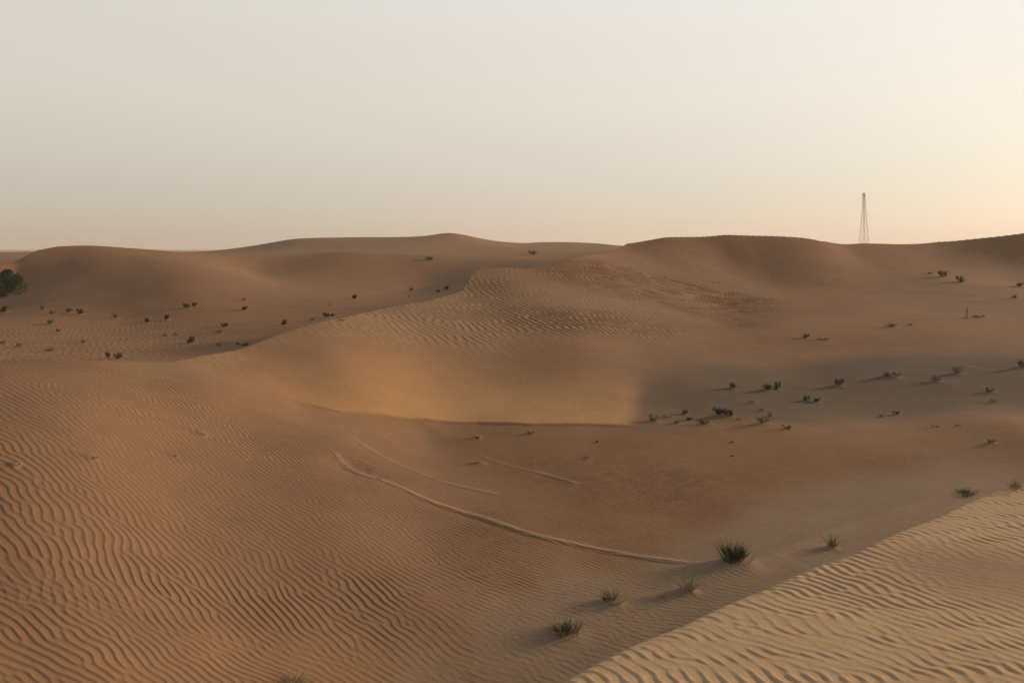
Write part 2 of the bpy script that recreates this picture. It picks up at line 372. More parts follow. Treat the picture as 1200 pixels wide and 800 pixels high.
# churned spot where the two tracks start
ch = ground_hit([425, 410], [549, 541])
for c in ch:
    d2 = ((X - c[0]) / .5) ** 2 + ((Y - c[1]) / .7) ** 2
    Z += np.exp(-d2) * .035 * noise(X, Y, .6, 33)
TAILS = [(238,508,48,.07),(110,536,46,.05),(20,545,34,.06),(205,534,34,.035),(560,512,40,.05),(565,543,60,.05),(622,507,24,.04),(688,535,18,.05),
         (1045,443,70,.16),(984,453,34,.08),(857,456,44,.07),(899,458,26,.07),(1130,430,70,.10),(1162,518,24,.04),(1045,384,24,.1),(965,398,24,.08),(1147,371,20,.1)]
tail_pts = []
for px, py, L, hgt in TAILS:
    a = ground_hit([px], [py])[0]
    dist = math.hypot(a[0], a[1])
    ln = L / F_PX * dist
    dx, dy = X - a[0], Y - a[1]
    back = np.radians(8 if px < 700 else 24)
    s = -(dx * math.cos(back) + dy * math.sin(back)); c = -dx * math.sin(back) + dy * math.cos(back)
    w = ln * .16
    prof = sstep(-w * .9, w * .25, s) * np.exp(-np.clip(s, 0, None) / (ln * .5)) * np.exp(-(c / w) ** 2)
    Z += hgt * .55 * prof * nf

# ------------------------------------------------------------------ what grows where
CLUMPS = [  # px, base y, width px, height px, green blades, dry stalks, green material, label
 (863,662,40,27,420,40,'grass','biggest dense dark green grass clump in the grey sand valley'),
 (717,708,24,20,70,60,'grass','sparse grass clump with pale upright stalks, left of the biggest clump'),
 (663,744,34,22,130,110,'grass','low spreading grass clump with many straw stalks, lowest full one in the valley'),
 (806,695,17,26,18,60,'pale_grass','tall wispy nearly leafless pale clump just below the biggest grass clump'),
 (776,702,10,8,10,22,'pale_grass','tiny faded grass tuft beside the tall wispy pale clump'),
 (975,642,12,19,50,16,'grass','narrow upright grass tuft poking over the near dune edge'),
 (1131,579,27,9,210,60,'shrub','flat dark mat of grass in the grey valley far right'),
 (1189,573,9,14,24,26,'pale_grass','thin upright tuft at the right frame edge above the near dune'),
 (338,808,46,18,60,180,'pale_grass','yellowish straw tuft cut by the bottom edge of the photo'),
]

HOL, FLO, RDG, FLK = 'shrubs in the right hollow', 'shrubs on the left valley floor', 'shrubs on the right dune', 'dead tufts on the near flank'
SHRUBS = [  # px, base y, width px, height px, kind, label, group
 # hollow on the right
 (859,456,7,8,'dense','small dark bush with a long sand tail pointing left, above the largest hollow shrub',HOL),
 (899,458,11,8,'dense','dark bush joined on its right to a slightly taller bush, in the hollow',HOL),
 (910,457,9,11,'dense','taller right bush of the joined dark pair in the hollow',HOL),
 (842,488,11,13,'dense','left taller half of the largest dark shrub in the hollow',HOL),
 (853,488,14,10,'dense','right lower half of the largest dark shrub in the hollow',HOL),
 (826,497,15,7,'flat','low dark brown shrub just left of and below the largest hollow shrub',HOL),
 (802,485,7,7,'dense','upper of two small dark shrubs among pale tufts in the hollow',HOL),
 (807,492,7,6,'dense','lower of two small dark shrubs among pale tufts in the hollow',HOL),
 (793,496,10,6,'grey','pale grey tuft left of the two small dark shrubs at the hollow rim',HOL),
 (766,494,12,10,'grey','leftmost grey green shrub, at the foot of the smooth orange slip face',HOL),
 (781,489,12,5,'sparse','sparse flat grey tuft between the leftmost hollow shrub and the two small dark ones',HOL),
 (894,496,14,10,'grey','grey green shrub just left of the very dark flat bush at the hollow rim',HOL),
 (903,488,7,8,'sparse','sparse grey tuft above the very dark flat bush at the hollow rim',HOL),
 (921,502,13,6,'flat','very dark flat bush on the lower rim of the hollow',HOL),
 (944,470,9,8,'dense','left one of two close bushes in the middle of the hollow',HOL),
 (957,471,8,8,'dense','right darker one of two close bushes in the middle of the hollow',HOL),
 (983,453,11,8,'dense','dark bush on the slanting sand ledge above the two close bushes',HOL),
 (893,481,8,5,'sparse','faint grey tuft midway between the largest hollow shrub and the two close bushes',HOL),
 (881,472,8,5,'sparse','faint grey tuft below the joined dark pair of bushes',HOL),
 (866,491,8,4,'sparse','faint low tuft touching the right end of the largest hollow shrub',HOL),
 (1040,444,12,6,'flat','dark left end of the long bush crowning the sand ledge in the hollow',HOL),
 (1051,443,11,6,'flat','dark right end of the long bush crowning the sand ledge in the hollow',HOL),
 (1097,448,13,10,'sparse','loose grey shrub right of the long bush on the sand ledge',HOL),
 (1122,439,11,10,'grey','grey shrub at the left end of the pale ledge on the far right',HOL),
 (1198,432,9,9,'dense','dark bush at the right frame edge on the pale ledge',HOL),
 (1160,460,12,7,'grey','upper of two faint shrubs in the grey hollow near the right frame edge',HOL),
 (1164,471,9,6,'sparse','lower fainter of two shrubs in the grey hollow near the right frame edge',HOL),
 (1050,485,8,6,'grey','lone small tuft on the grey hollow floor below the long ledge bush',HOL),
 (1032,488,9,5,'sparse','barely visible tuft left of the lone small tuft on the hollow floor',HOL),
 (1096,499,9,3,'flat','flat dark tuft on the orange rim, left of a smaller one',HOL),
 (1123,498,6,3,'flat','smaller flat tuft on the orange rim, right of a wider one',HOL),
 (1162,518,11,5,'grey','grey tuft on the orange sand band near the right frame edge',HOL),
 (858,518,4,3,'dense','upper dark speck of growth on the orange sand below the largest hollow shrub',HOL),
 (858,534,4,3,'dense','lower dark speck of growth on the orange sand below the largest hollow shrub',HOL),
 # slope above the hollow and right dune
 (944,397,8,6,'dense','dark bush alone on the bare beige slope above the hollow',RDG),
 (965,399,11,3,'flat','low brown tuft right beside the lone dark bush on the beige slope',RDG),
 (1045,384,14,4,'flat','low brown tuft with a sand tail on the upper beige slope',RDG),
 (1067,382,7,4,'sparse','faint tuft just right of the low brown tuft on the upper beige slope',RDG),
 (1133,373,4,10,'stick','single thin upright dead stem on the upper right slope',RDG),
 (1147,372,12,4,'flat','low dark tuft just right of the single upright dead stem',RDG),
 (1105,325,10,8,'dense','round dark bush on the sunlit shoulder, left of a second round bush',RDG),
 (1091,321,8,3,'flat','low tuft touching the left side of the left round bush on the shoulder',RDG),
 (1126,331,10,9,'dense','second round dark bush on the sunlit shoulder, right of the first',RDG),
 (1195,336,9,7,'dense','dark round bush on the shoulder at the right frame edge',RDG),
 (1189,349,9,5,'grey','faint brownish shrub below the dark round bush at the right frame edge',RDG),
 # background left
 (503,305,10,5,'dense','dark bush high on the far shaded slope below the tallest far dune',FLO),
 (625,298,11,5,'dense','dark bush on the far saddle between the tallest far dune and the right dune',FLO),
 (415,351,7,8,'dense','round dark bush standing alone in the middle of the shaded far slope',FLO),
 (383,372,9,6,'dense','left half of the dark twin bush right above the mid dune crest',FLO),
 (390,371,6,5,'dense','right smaller half of the dark twin bush above the mid dune crest',FLO),
 (333,381,8,7,'dense','dark bush left of the dark twin bush, above the mid dune crest',FLO),
 (366,376,5,5,'sparse','faint tuft between the dark twin bush and the bush to its left',FLO),
 (400,375,7,3,'flat','small dark tuft on the crest line just right of the dark twin bush',FLO),
 (482,341,5,5,'dense','small dark bush midway between the lone round bush and the crest top pair',FLO),
 (479,348,3,3,'sparse','tiny speck of growth below the small dark midway bush',FLO),
 (523,340,7,7,'dense','right larger bush of the pair by the upper mid dune crest',FLO),
 (514,343,5,4,'dense','left smaller bush of the pair by the upper mid dune crest',FLO),
 (387,358,4,4,'sparse','tiny faint tuft above the dark twin bush on the shaded slope',FLO),
 (5,366,10,8,'dense','dark bush at the left frame edge below the tree',FLO),
 (50,363,6,7,'grey','highest small grey bush right of the tree on the left valley floor',FLO),
 (61,368,7,6,'grey','small bush just right of and below the highest grey bush by the tree',FLO),
 (81,366,7,6,'dense','left bush of a close pair, second group right of the tree',FLO),
 (94,368,9,7,'dense','right wider bush of a close pair, second group right of the tree',FLO),
 (59,380,8,7,'grey','grey bush below the small bushes right of the tree, at the edge of orange sand',FLO),
 (68,389,6,5,'grey','small bush on the edge of the orange sand, lowest of the group near the tree',FLO),
 (135,373,8,8,'sparse','loose pale shrub in the middle of the shaded foot of the left dune',FLO),
 (172,378,7,6,'dense','small dark bush right of the loose pale shrub at the left dune foot',FLO),
 (195,375,7,9,'dense','tall dark bush right of a smaller one at the left dune foot',FLO),
 (219,361,8,6,'dense','left bush of the upper pair on the shaded left dune foot',FLO),
 (228,359,6,6,'dense','right bush of the upper pair on the shaded left dune foot',FLO),
 (224,402,10,9,'dense','roundest dark bush on the red sand above the near crest',FLO),
 (286,364,8,7,'dense','dark bush high on the slope, farthest right of the left floor shrubs',FLO),
 (286,352,6,4,'sparse','faint tuft above the dark bush farthest right of the left floor',FLO),
 (263,383,9,6,'dense','dark bush with a smaller one below it on the left valley floor',FLO),
 (257,390,7,5,'grey','smaller bush below a dark bush on the left valley floor',FLO),
 (284,405,14,5,'flat','dark flat shrub touching the near crest where it starts to climb',FLO),
 (127,420,6,8,'dense','left of two dark bushes peeking over the near crest',FLO),
 (138,421,9,9,'dense','right larger of two dark bushes peeking over the near crest',FLO),
 (256,405,5,5,'grey','small bush between the roundest bush and the dark flat shrub by the crest',FLO),
 (206,393,7,4,'sparse','faint tuft right of another above the roundest bush on red sand',FLO),
 (193,394,8,4,'sparse','faint tuft left of another above the roundest bush on red sand',FLO),
 (97,402,7,5,'grey','small bush alone on the orange valley floor above the near crest',FLO),
 (22,407,7,6,'grey','small bush on the orange sand near the left frame edge',FLO),
 (58,412,14,6,'sparse','wide faint shrub on the orange sand just above the near crest',FLO),
 (3,403,7,5,'grey','small bush cut by the left frame edge on the orange sand',FLO),
 # dead stubs with wind tails on the near flank
 (238,510,7,4,'flat','dark dead stub with the strongest wind tail on the near ripple flank',FLK),
 (108,537,10,3,'flat','low dead stub in the middle of the rippled left flank',FLK),
 (20,546,7,4,'flat','dead stub with a wind tail at the left frame edge',FLK),
 (205,535,5,4,'sparse','faint dead stub below the one with the strongest wind tail',FLK),
 (558,513,10,3,'flat','grey dead stub just under the slip face, nearest its left part',FLK),
 (556,544,9,3,'flat','grey dead stub between the two upper tyre tracks',FLK),
 (622,508,9,4,'grey','grey dead stub just under the middle of the slip face',FLK),
 (688,537,9,4,'flat','brown dead stub on bare sand below the right end of the slip face',FLK),
 (700,518,4,4,'dense','dark speck of a stub close under the right end of the slip face',FLK),
 (787,738,4,4,'flat','tiny dark dry stub on the rippled near dune top',FLK),
]

# little sand mounds caught at the foot of the plants, drawn out downwind
for row in [c[:4] for c in CLUMPS] + [c[:4] for c in SHRUBS]:
    p = ground_hit([row[0]], [row[1]])[0]
    k = p[1] / F_PX; w_, h_ = max(.05, row[2] * k), row[3] * k
    r_, t_ = math.hypot(p[0], p[1]), math.atan2(p[0], p[1])
    ext = w_ * 6
    i0, i1 = np.searchsorted(rs, (max(.3, r_ - ext), r_ + ext)); j0, j1 = np.searchsorted(ths, (t_ - ext / r_, t_ + ext / r_))
    if i1 - i0 < 2 or j1 - j0 < 2: continue
    xx, yy = X[i0:i1, j0:j1] - p[0], Y[i0:i1, j0:j1] - p[1]
    ca, sa = math.cos(math.radians(18)), math.sin(math.radians(18))
    s_, c_ = -(xx * ca + yy * sa), -xx * sa + yy * ca
    m = np.exp(-np.where(s_ > 0, s_ / (w_ * 1.6), -s_ / (w_ * .55)) ** 2) * np.exp(-(c_ / (w_ * .6)) ** 2)
    Z[i0:i1, j0:j1] += m * min(.22 * h_, .10)

ny, nx = Z.shape
verts = np.stack([X, Y, Z], -1).reshape(-1, 3).astype(np.float32)
i = np.arange(ny - 1)[:, None]; j = np.arange(nx)[None]
jn = (j + 1) % nx
quads = np.stack([i * nx + j, i * nx + jn, (i + 1) * nx + jn, (i + 1) * nx + j], -1).reshape(-1, 4).astype(np.int32)
# close the little hole under the eye
cidx = len(verts)
verts = np.concatenate([verts, np.array([[0, 0, Z[0].mean()]], np.float32)])
tri = np.stack([np.full(nx, cidx), (np.arange(nx) + 1) % nx, np.arange(nx)], -1).astype(np.int32)
me = bpy.data.meshes.new('sand_dunes')
nq, ntri = len(quads), len(tri)
me.vertices.add(len(verts)); me.vertices.foreach_set('co', verts.ravel())
loops = np.concatenate([quads[:, ::-1].ravel(), tri[:, ::-1].ravel()])
me.loops.add(len(loops)); me.loops.foreach_set('vertex_index', loops)
me.polygons.add(nq + ntri)
me.polygons.foreach_set('loop_start', np.concatenate([np.arange(nq) * 4, nq * 4 + np.arange(ntri) * 3]).astype(np.int32))
me.polygons.foreach_set('loop_total', np.concatenate([np.full(nq, 4), np.full(ntri, 3)]).astype(np.int32))
me.update(calc_edges=True)
me.polygons.foreach_set('use_smooth', np.ones(nq + ntri, bool))
kn = k0 + k1 + k2 + k3 + k4 + 1e-6
def attr(name, a):
    v = np.append(a.ravel(), a.ravel()[0]).astype(np.float32)
    at = me.attributes.new(name, 'FLOAT', 'POINT'); at.data.foreach_set('value', v)
attr('slip_sand_lit', slip)
attr('ripple_tone', np.clip(crest_tone, -.7, .8))
attr('loose_sand_lit', loose)
attr('strip_silt', nf * k4 / kn)
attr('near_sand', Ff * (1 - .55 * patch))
attr('red_sand', nf * k1 / kn)
attr('pale_sand', np.clip(nf * k2 / kn, 0, 1))
attr('grey_sand_and_shade', np.clip(nf * k3 / kn + .6 * patch, 0, 1))  # painted shade of the hollow, plus the near dune's greyer patch
# flip if the normals point down
if me.polygons[nq // 2].normal.z < 0:
    me.flip_normals()
dunes = bpy.data.objects.new('sand_dunes', me); col.objects.link(dunes)
dunes['kind'] = 'structure'

# ------------------------------------------------------------------ materials
def mat(name):
    m = bpy.data.materials.new(name); m.use_nodes = True
    nt = m.node_tree; b = nt.nodes['Principled BSDF']
    return m, nt, b
def mixc(nt, fac, a, b, blend='MIX'):
    n = nt.nodes.new('ShaderNodeMix'); n.data_type = 'RGBA'; n.blend_type = blend
    for sock, v in ((n.inputs[0], fac), (n.inputs[6], a), (n.inputs[7], b)):
        if hasattr(v, 'links'): nt.links.new(v, sock)
        else: sock.default_value = v
    return n.outputs[2]
def math_n(nt, op, a, b=None, c=None):
    n = nt.nodes.new('ShaderNodeMath'); n.operation = op
    for k, v in enumerate((a, b, c)):
        if v is None: continue
        if hasattr(v, 'links'): nt.links.new(v, n.inputs[k])
        else: n.inputs[k].default_value = v
    return n.outputs[0]
def noise_n(nt, vec, scale, detail=4, rough=.55):
    n = nt.nodes.new('ShaderNodeTexNoise'); n.inputs['Scale'].default_value = scale
    n.inputs['Detail'].default_value = detail; n.inputs['Roughness'].default_value = rough
    nt.links.new(vec, n.inputs['Vector'])
    return n.outputs['Fac']
m_sand, nt, b = mat('desert_sand')
geo = nt.nodes.new('ShaderNodeNewGeometry'); P = geo.outputs['Position']
def at_n(n_):
    a = nt.nodes.new('ShaderNodeAttribute'); a.attribute_name = n_; return a.outputs['Fac']
ORANGE = (.275, .145, .072, 1); RED = (.245, .129, .067, 1); PALE = (.275, .156, .081, 1); GREY = (.140, .093, .061, 1); NEAR = (.47, .30, .16, 1); SLIP_LIT = (.45, .235, .10, 1); STRIP = (.26, .170, .108, 1); LOOSE_LIT = (.40, .245, .14, 1)  # slip and track colours carry painted sunlight, the grey carries the hollow's shade
n_big = noise_n(nt, P, .35, 3); n_mid = noise_n(nt, P, 1.6, 4); n_fine = noise_n(nt, P, 60, 3, .7); n_speck = noise_n(nt, P, 9, 5, .75)
c = mixc(nt, at_n('red_sand'), ORANGE, RED)
c = mixc(nt, at_n('pale_sand'), c, PALE)
c = mixc(nt, at_n('grey_sand_and_shade'), c, GREY)
c = mixc(nt, at_n('strip_silt'), c, STRIP)
c = mixc(nt, at_n('slip_sand_lit'), c, SLIP_LIT)
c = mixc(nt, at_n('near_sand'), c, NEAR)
c = mixc(nt, math_n(nt, 'MULTIPLY', at_n('loose_sand_lit'), .6), c, LOOSE_LIT)
v = math_n(nt, 'ADD', math_n(nt, 'MULTIPLY', n_big, .35), math_n(nt, 'ADD', math_n(nt, 'MULTIPLY', n_mid, .22), math_n(nt, 'MULTIPLY', n_fine, .22)))
v = math_n(nt, 'ADD', v, math_n(nt, 'MULTIPLY', n_speck, .30))
v = math_n(nt, 'ADD', v, .455)
v = math_n(nt, 'MULTIPLY', v, math_n(nt, 'ADD', math_n(nt, 'MULTIPLY', at_n('ripple_tone'), .42), 1.0))
comb = nt.nodes.new('ShaderNodeCombineXYZ')
for k in range(3): nt.links.new(v, comb.inputs[k])
c = mixc(nt, 1.0, c, comb.outputs[0], 'MULTIPLY')
nt.links.new(c, b.inputs['Base Color'])
b.inputs['Roughness'].default_value = 1.0
b.inputs['Specular IOR Level'].default_value = .08
bump = nt.nodes.new('ShaderNodeBump'); bump.inputs['Strength'].default_value = .35; bump.inputs['Distance'].default_value = .012
hgt = math_n(nt, 'ADD', noise_n(nt, P, 140, 3, .7), math_n(nt, 'ADD', math_n(nt, 'MULTIPLY', noise_n(nt, P, 22, 3, .6), 1.2), math_n(nt, 'MULTIPLY', noise_n(nt, P, 6, 3, .6), 2.2)))
nt.links.new(hgt, bump.inputs['Height']); nt.links.new(bump.outputs[0], b.inputs['Normal'])
me.materials.append(m_sand)

def plain(name, colr, rough=.8, var=.35, scale=6, metallic=0):
    m, nt, b = mat(name)
    tc = nt.nodes.new('ShaderNodeTexCoord')
    f = noise_n(nt, tc.outputs['Object'], scale, 3)
    lo = tuple(x * (1 - var) for x in colr) + (1,); hi = tuple(min(1, x * (1 + var)) for x in colr) + (1,)
    nt.links.new(mixc(nt, f, lo, hi), b.inputs['Base Color'])
    b.inputs['Roughness'].default_value = rough; b.inputs['Metallic'].default_value = metallic
    b.inputs['Specular IOR Level'].default_value = .2
    return m
M = dict(
 grass=plain('desert_grass_green', (.070, .075, .026)),
 pale_grass=plain('desert_grass_pale', (.17, .155, .085)),
 dry=plain('dry_straw', (.34, .27, .14)),
 shrub=plain('dark_shrub_leaf', (.055, .052, .028)),
 grey_shrub=plain('grey_shrub_leaf', (.12, .115, .075)),
 twig=plain('dry_twig', (.085, .055, .033)),
 leaf=plain('tree_leaf', (.036, .040, .018)),
 bark=plain('tree_bark', (.11, .08, .055), scale=15),
 steel=plain('galvanised_steel', (.30, .28, .26), .55, .15, 2),
 antenna=plain('antenna_grey', (.35, .33, .31), .6, .1),
)

# ------------------------------------------------------------------ object helpers
def mesh_obj(name, V, Fc, m, parent=None):
    d = bpy.data.meshes.new(name); d.from_pydata(V, [], Fc); d.materials.append(m); d.update()
    o = bpy.data.objects.new(name, d); col.objects.link(o)
    if parent: o.parent = parent
    return o
def tag(o, label, cat, group=None):
    o['label'] = label; o['category'] = cat
    if group: o['group'] = group
    return o
def blade(V, Fc, base, d, length, w, bend, seg=4):
    """tapering curved grass blade"""
    d = Vector(d).normalized(); side = d.cross(Vector((0, 0, 1)))
    side = side.normalized() if side.length > 1e-3 else Vector((1, 0, 0))
    a = random.uniform(0, math.pi); side = (side * math.cos(a) + d.cross(side) * math.sin(a)).normalized()
    p = Vector(base); n0 = len(V)
    for k in range(seg + 1):
        ww = w * (1 - k / seg) ** .7 + w * .08
        V.append(tuple(p - side * ww / 2)); V.append(tuple(p + side * ww / 2))
        d = (d + Vector((d.x, d.y, -.5)) * bend / seg).normalized()
        p = p + d * length / seg
    for k in range(seg):
        q = n0 + 2 * k
        Fc.append((q, q + 1, q + 3, q + 2))
def tube(V, Fc, a, b, r0, r1, n=5):
    a, b = Vector(a), Vector(b); d = (b - a).normalized()
    s = d.orthogonal().normalized(); t = d.cross(s); n0 = len(V)
    for p, r in ((a, r0), (b, r1)):
        for k in range(n):
            an = 2 * math.pi * k / n
            V.append(tuple(p + (s * math.cos(an) + t * math.sin(an)) * r))
    for k in range(n):
        k2 = (k + 1) % n
        Fc.append((n0 + k, n0 + k2, n0 + n + k2, n0 + n + k))
    Fc.append(tuple(n0 + k for k in range(n))[::-1]); Fc.append(tuple(n0 + n + k for k in range(n)))
def clump(n, rad, h, w, spread, bend):
    V, Fc = [], []
    for _ in range(n):
        a = random.uniform(0, 2 * math.pi); q = rad * math.sqrt(random.random())
        x, y = q * math.cos(a), q * math.sin(a)
        dr = (x / max(rad, 1e-6) * spread + random.gauss(0, .16), y / max(rad, 1e-6) * spread + random.gauss(0, .16), 1)
        blade(V, Fc, (x, y, -.02), dr, h * random.uniform(.5, 1.08), w * random.uniform(.7, 1.3), bend * random.uniform(.2, 1.2))
    return V, Fc
def leaf_cloud(V, Fc, n, centres, leaf):
    for _ in range(n):
        cx, cy, cz, rx, rz = random.choice(centres)
        while True:
            p = Vector((random.uniform(-1, 1), random.uniform(-1, 1), random.uniform(-1, 1)))
            if .25 < p.length < 1: break
        p = Vector((cx + p.x * rx, cy + p.y * rx, max(.01, cz + p.z * rz)))
        u = Vector((random.gauss(0, 1), random.gauss(0, 1), random.gauss(0, 1))).normalized(); v = u.orthogonal().normalized()
        s = leaf * random.uniform(.5, 1.3); n0 = len(V)
        V += [tuple(p - u * s), tuple(p + v * s * .45), tuple(p + u * s), tuple(p - v * s * .45)]
        Fc.append((n0, n0 + 1, n0 + 2, n0 + 3))

# ------------------------------------------------------------------ grass clumps in the grey valley (near enough to show blades)
for px, py, wp, hp, ng, nd, gm, label in CLUMPS:
    p = ground_hit([px], [py])[0]
    dist = math.hypot(p[0], p[1]); k = p[1] / F_PX
    root = bpy.data.objects.new('grass_clump', None); col.objects.link(root)
    root.empty_display_size = .1
    root.location = (p[0], p[1], ground_at(p[0], p[1]))
    W, H = wp * k / 2, hp * k * .9
    root.rotation_euler.z = random.uniform(0, 6)
    if ng > 60:   # several crowns make an uneven outline
        V, Fc = [], []
        for q in range(4):
            a = random.uniform(0, 6.28); o = Vector((math.cos(a), math.sin(a), 0)) * W * random.uniform(.25, .6)
            v2, f2 = clump(ng // 4, W * .45, H * random.uniform(.65, 1.05), .007, .55, .5)
            n0 = len(V); V += [tuple(Vector(t) + o) for t in v2]; Fc += [tuple(i_ + n0 for i_ in f) for f in f2]
    else:
        V, Fc = clump(ng, W * .6, H, .006, .5, .4)
    mesh_obj('blades', V, Fc, M[gm], root)
    V, Fc = clump(int(nd * 1.8), W * .95, H * 1.05, .004, .8, .7)
    mesh_obj('dry_stalks', V, Fc, M['dry'], root)
    tag(root, label, 'grass', 'grass clumps in the grey valley')

# ------------------------------------------------------------------ small shrubs scattered over the dunes
def shrub_mesh(kind, seed):
    random.seed(seed)
    V, Fc = [], []
    if kind == 'stick':
        tube(V, Fc, (0, 0, -.05), (.02, 0, 1), .06, .03)
        tube(V, Fc, (.01, 0, .4), (.16, .05, .72), .035, .02)
        d = bpy.data.meshes.new('dead_stem'); d.from_pydata(V, [], Fc); d.materials.append(M['twig']); return d
    lobes = [(random.uniform(-.38, .38), random.uniform(-.3, .3), random.uniform(.12, .55), random.uniform(.10, .24), random.uniform(.14, .36)) for _ in range(7)]
    if kind == 'flat': lobes = [(x * 1.3, y, z, rx, rz) for x, y, z, rx, rz in lobes]
    n = {'dense': 520, 'grey': 300, 'sparse': 90, 'flat': 260}[kind]
    for _ in range(34):
        a = random.uniform(0, 6.28); e = random.uniform(.2, 1.2)
        L = random.uniform(.4, .95)
        tube(V, Fc, (0, 0, -.05), (math.cos(a) * math.cos(e) * L * .8, math.sin(a) * math.cos(e) * L * .8, math.sin(e) * L), .014, .006, 3)
    nt_ = len(Fc)
    leaf_cloud(V, Fc, n, lobes, .062)
    d = bpy.data.meshes.new('shrub'); d.from_pydata(V, [], Fc)
    d.materials.append(M['twig']); d.materials.append(M['grey_shrub' if kind in ('grey', 'sparse') else 'shrub'])
    d.polygons.foreach_set('material_index', [0] * nt_ + [1] * (len(Fc) - nt_)); d.update()
    return d
SM = {}
for kk in ('dense', 'grey', 'sparse', 'flat', 'stick'):
    SM[kk] = [shrub_mesh(kk, 100 + q * 7 + len(kk)) for q in range(1 if kk == 'stick' else 4)]
random.seed(77)
for n_, (px, py, wp, hp, kind, label, grp) in enumerate(SHRUBS):
    p = ground_hit([px], [py])[0]
    k = p[1] / F_PX
    d = SM[kind][0 if kind == 'stick' else n_ % 4]
    o = bpy.data.objects.new('dry_shrub' if kind == 'stick' else ('dead_tuft' if grp == FLK else 'desert_shrub'), d); col.objects.link(o)
    o.location = (p[0], p[1], ground_at(p[0], p[1]) - .02)
    w, h = wp * k * 1.05, hp * k * 1.15
    if kind == 'stick': o.scale = (h * .9, h * .9, h)
    else:
        o.scale = (w, w * random.uniform(.8, 1.1), h)
        o.rotation_euler.z = random.choice((0, math.pi)) + random.uniform(-.4, .4)
    tag(o, label, 'shrub', grp)

# ------------------------------------------------------------------ the tree at the left edge
tp = ground_hit([-6], [362])[0]
tree = bpy.data.objects.new('desert_tree', None); col.objects.link(tree)
tx, ty = tp[0] - .2, tp[1]
tree.location = (tx, ty, ground_at(tx, ty)); tree.empty_display_size = .5
tag(tree, 'dark green bushy tree standing at the left edge of the photo', 'tree')
tk = ty / F_PX
TH_, TR_ = 66 * tk, 38 * tk                      # height and crown radius in metres
random.seed(21)
V, Fc = [], []
limbs = []
pts = [Vector((0, 0, -.2)), Vector((.08, 0, TH_ * .14)), Vector((.02, .06, TH_ * .3))]
for a_, b_, r0, r1 in ((pts[0], pts[1], .17, .13), (pts[1], pts[2], .13, .11)): tube(V, Fc, a_, b_, r0, r1, 8)
mesh_obj('trunk', V, Fc, M['bark'], tree)
V, Fc = [], []; tips = []
for q in range(11):
    a = q * 2.4 + random.uniform(-.3, .3); e = random.uniform(.15, 1.25); L = TR_ * random.uniform(.55, .95)
    mid = pts[2] + Vector((math.cos(a) * math.cos(e), math.sin(a) * math.cos(e), math.sin(e) + .2)) * L * .5
    end = mid + Vector((math.cos(a + .3) * math.cos(e), math.sin(a + .3) * math.cos(e), math.sin(e) * .8)) * L * .45
    s0 = pts[1].lerp(pts[2], random.uniform(.3, 1))
    tube(V, Fc, s0, mid, .055, .035); tube(V, Fc, mid, end, .035, .012); tips += [mid, end]
    for _ in range(3):
        t_ = mid + Vector((random.gauss(0, 1), random.gauss(0, 1), random.gauss(0, .7))).normalized() * L * .35
        tube(V, Fc, mid, t_, .02, .007, 3); tips.append(t_)
mesh_obj('limbs', V, Fc, M['bark'], tree)
V, Fc = [], []
cen = []
for t_ in tips:
    s_ = random.uniform(.13, .33) * TR_
    cen.append((t_.x, t_.y, max(t_.z, TH_ * .2), s_, s_ * .75))
leaf_cloud(V, Fc, 24000, cen, .062)
mesh_obj('crown', V, Fc, M['leaf'], tree)

# ------------------------------------------------------------------ lattice mast on the horizon
TD = 700.0
twx = (1012.5 - 600) / F_PX * TD
ttop = CAMZ + (292 - 226) / F_PX * TD
tw = bpy.data.objects.new('lattice_tower', None); col.objects.link(tw)
zb = ground_at(twx, TD)
tw.location = (twx, TD, zb); tw.empty_display_size = 3
tag(tw, 'tall thin grey lattice tower standing beyond the dunes on the right horizon', 'tower')
TH2 = ttop - zb
def half_w(t): return 2.75 * (1 - t) ** 1.0 * (1 - .15 * t) + .38 if t < .8 else 2.75 * .2 * .88 + .38 - (t - .8) * 1.6
tw.rotation_euler.z = math.radians(12)
lv = [0, .14, .27, .39, .5, .6, .69, .77, .84, .9, .95, 1.0]
cor = ((-1, -1), (1, -1), (1, 1), (-1, 1))
def cp(cn, t): return Vector((cn[0] * half_w(t), cn[1] * half_w(t), t * TH2))
for cn in cor:
    V, Fc = [], []
    for a_, b_ in zip(lv[:-1], lv[1:]): tube(V, Fc, cp(cn, a_), cp(cn, b_), .17, .16, 6)
    mesh_obj('leg', V, Fc, M['steel'], tw)
V, Fc = [], []
for a_, b_ in zip(lv[:-1], lv[1:]):
    for q in range(4):
        c0, c1 = cor[q], cor[(q + 1) % 4]
        tube(V, Fc, cp(c0, a_), cp(c1, b_), .05, .05, 4); tube(V, Fc, cp(c1, a_), cp(c0, b_), .05, .05, 4)
        tube(V, Fc, cp(c0, b_), cp(c1, b_), .05, .05, 4)
mesh_obj('cross_bracing', V, Fc, M['steel'], tw)
for q in range(3):
    V, Fc = [], []
    a = q * 2.094 + .3
    o_ = Vector((math.cos(a) * 1.0, math.sin(a) * 1.0, TH2 - 3.0))
    tube(V, Fc, o_, o_ + Vector((0, 0, 2.6)), .28, .28, 8); tube(V, Fc, Vector((0, 0, o_.z + 1.3)), o_ + Vector((0, 0, 1.3)), .06, .06, 4)
    mesh_obj('panel_antenna', V, Fc, M['antenna'], tw)
V, Fc = [], []
tube(V, Fc, (0, 0, TH2 - .5), (0, 0, TH2 + 1.6), .12, .05, 6)
mesh_obj('spike', V, Fc, M['steel'], tw)

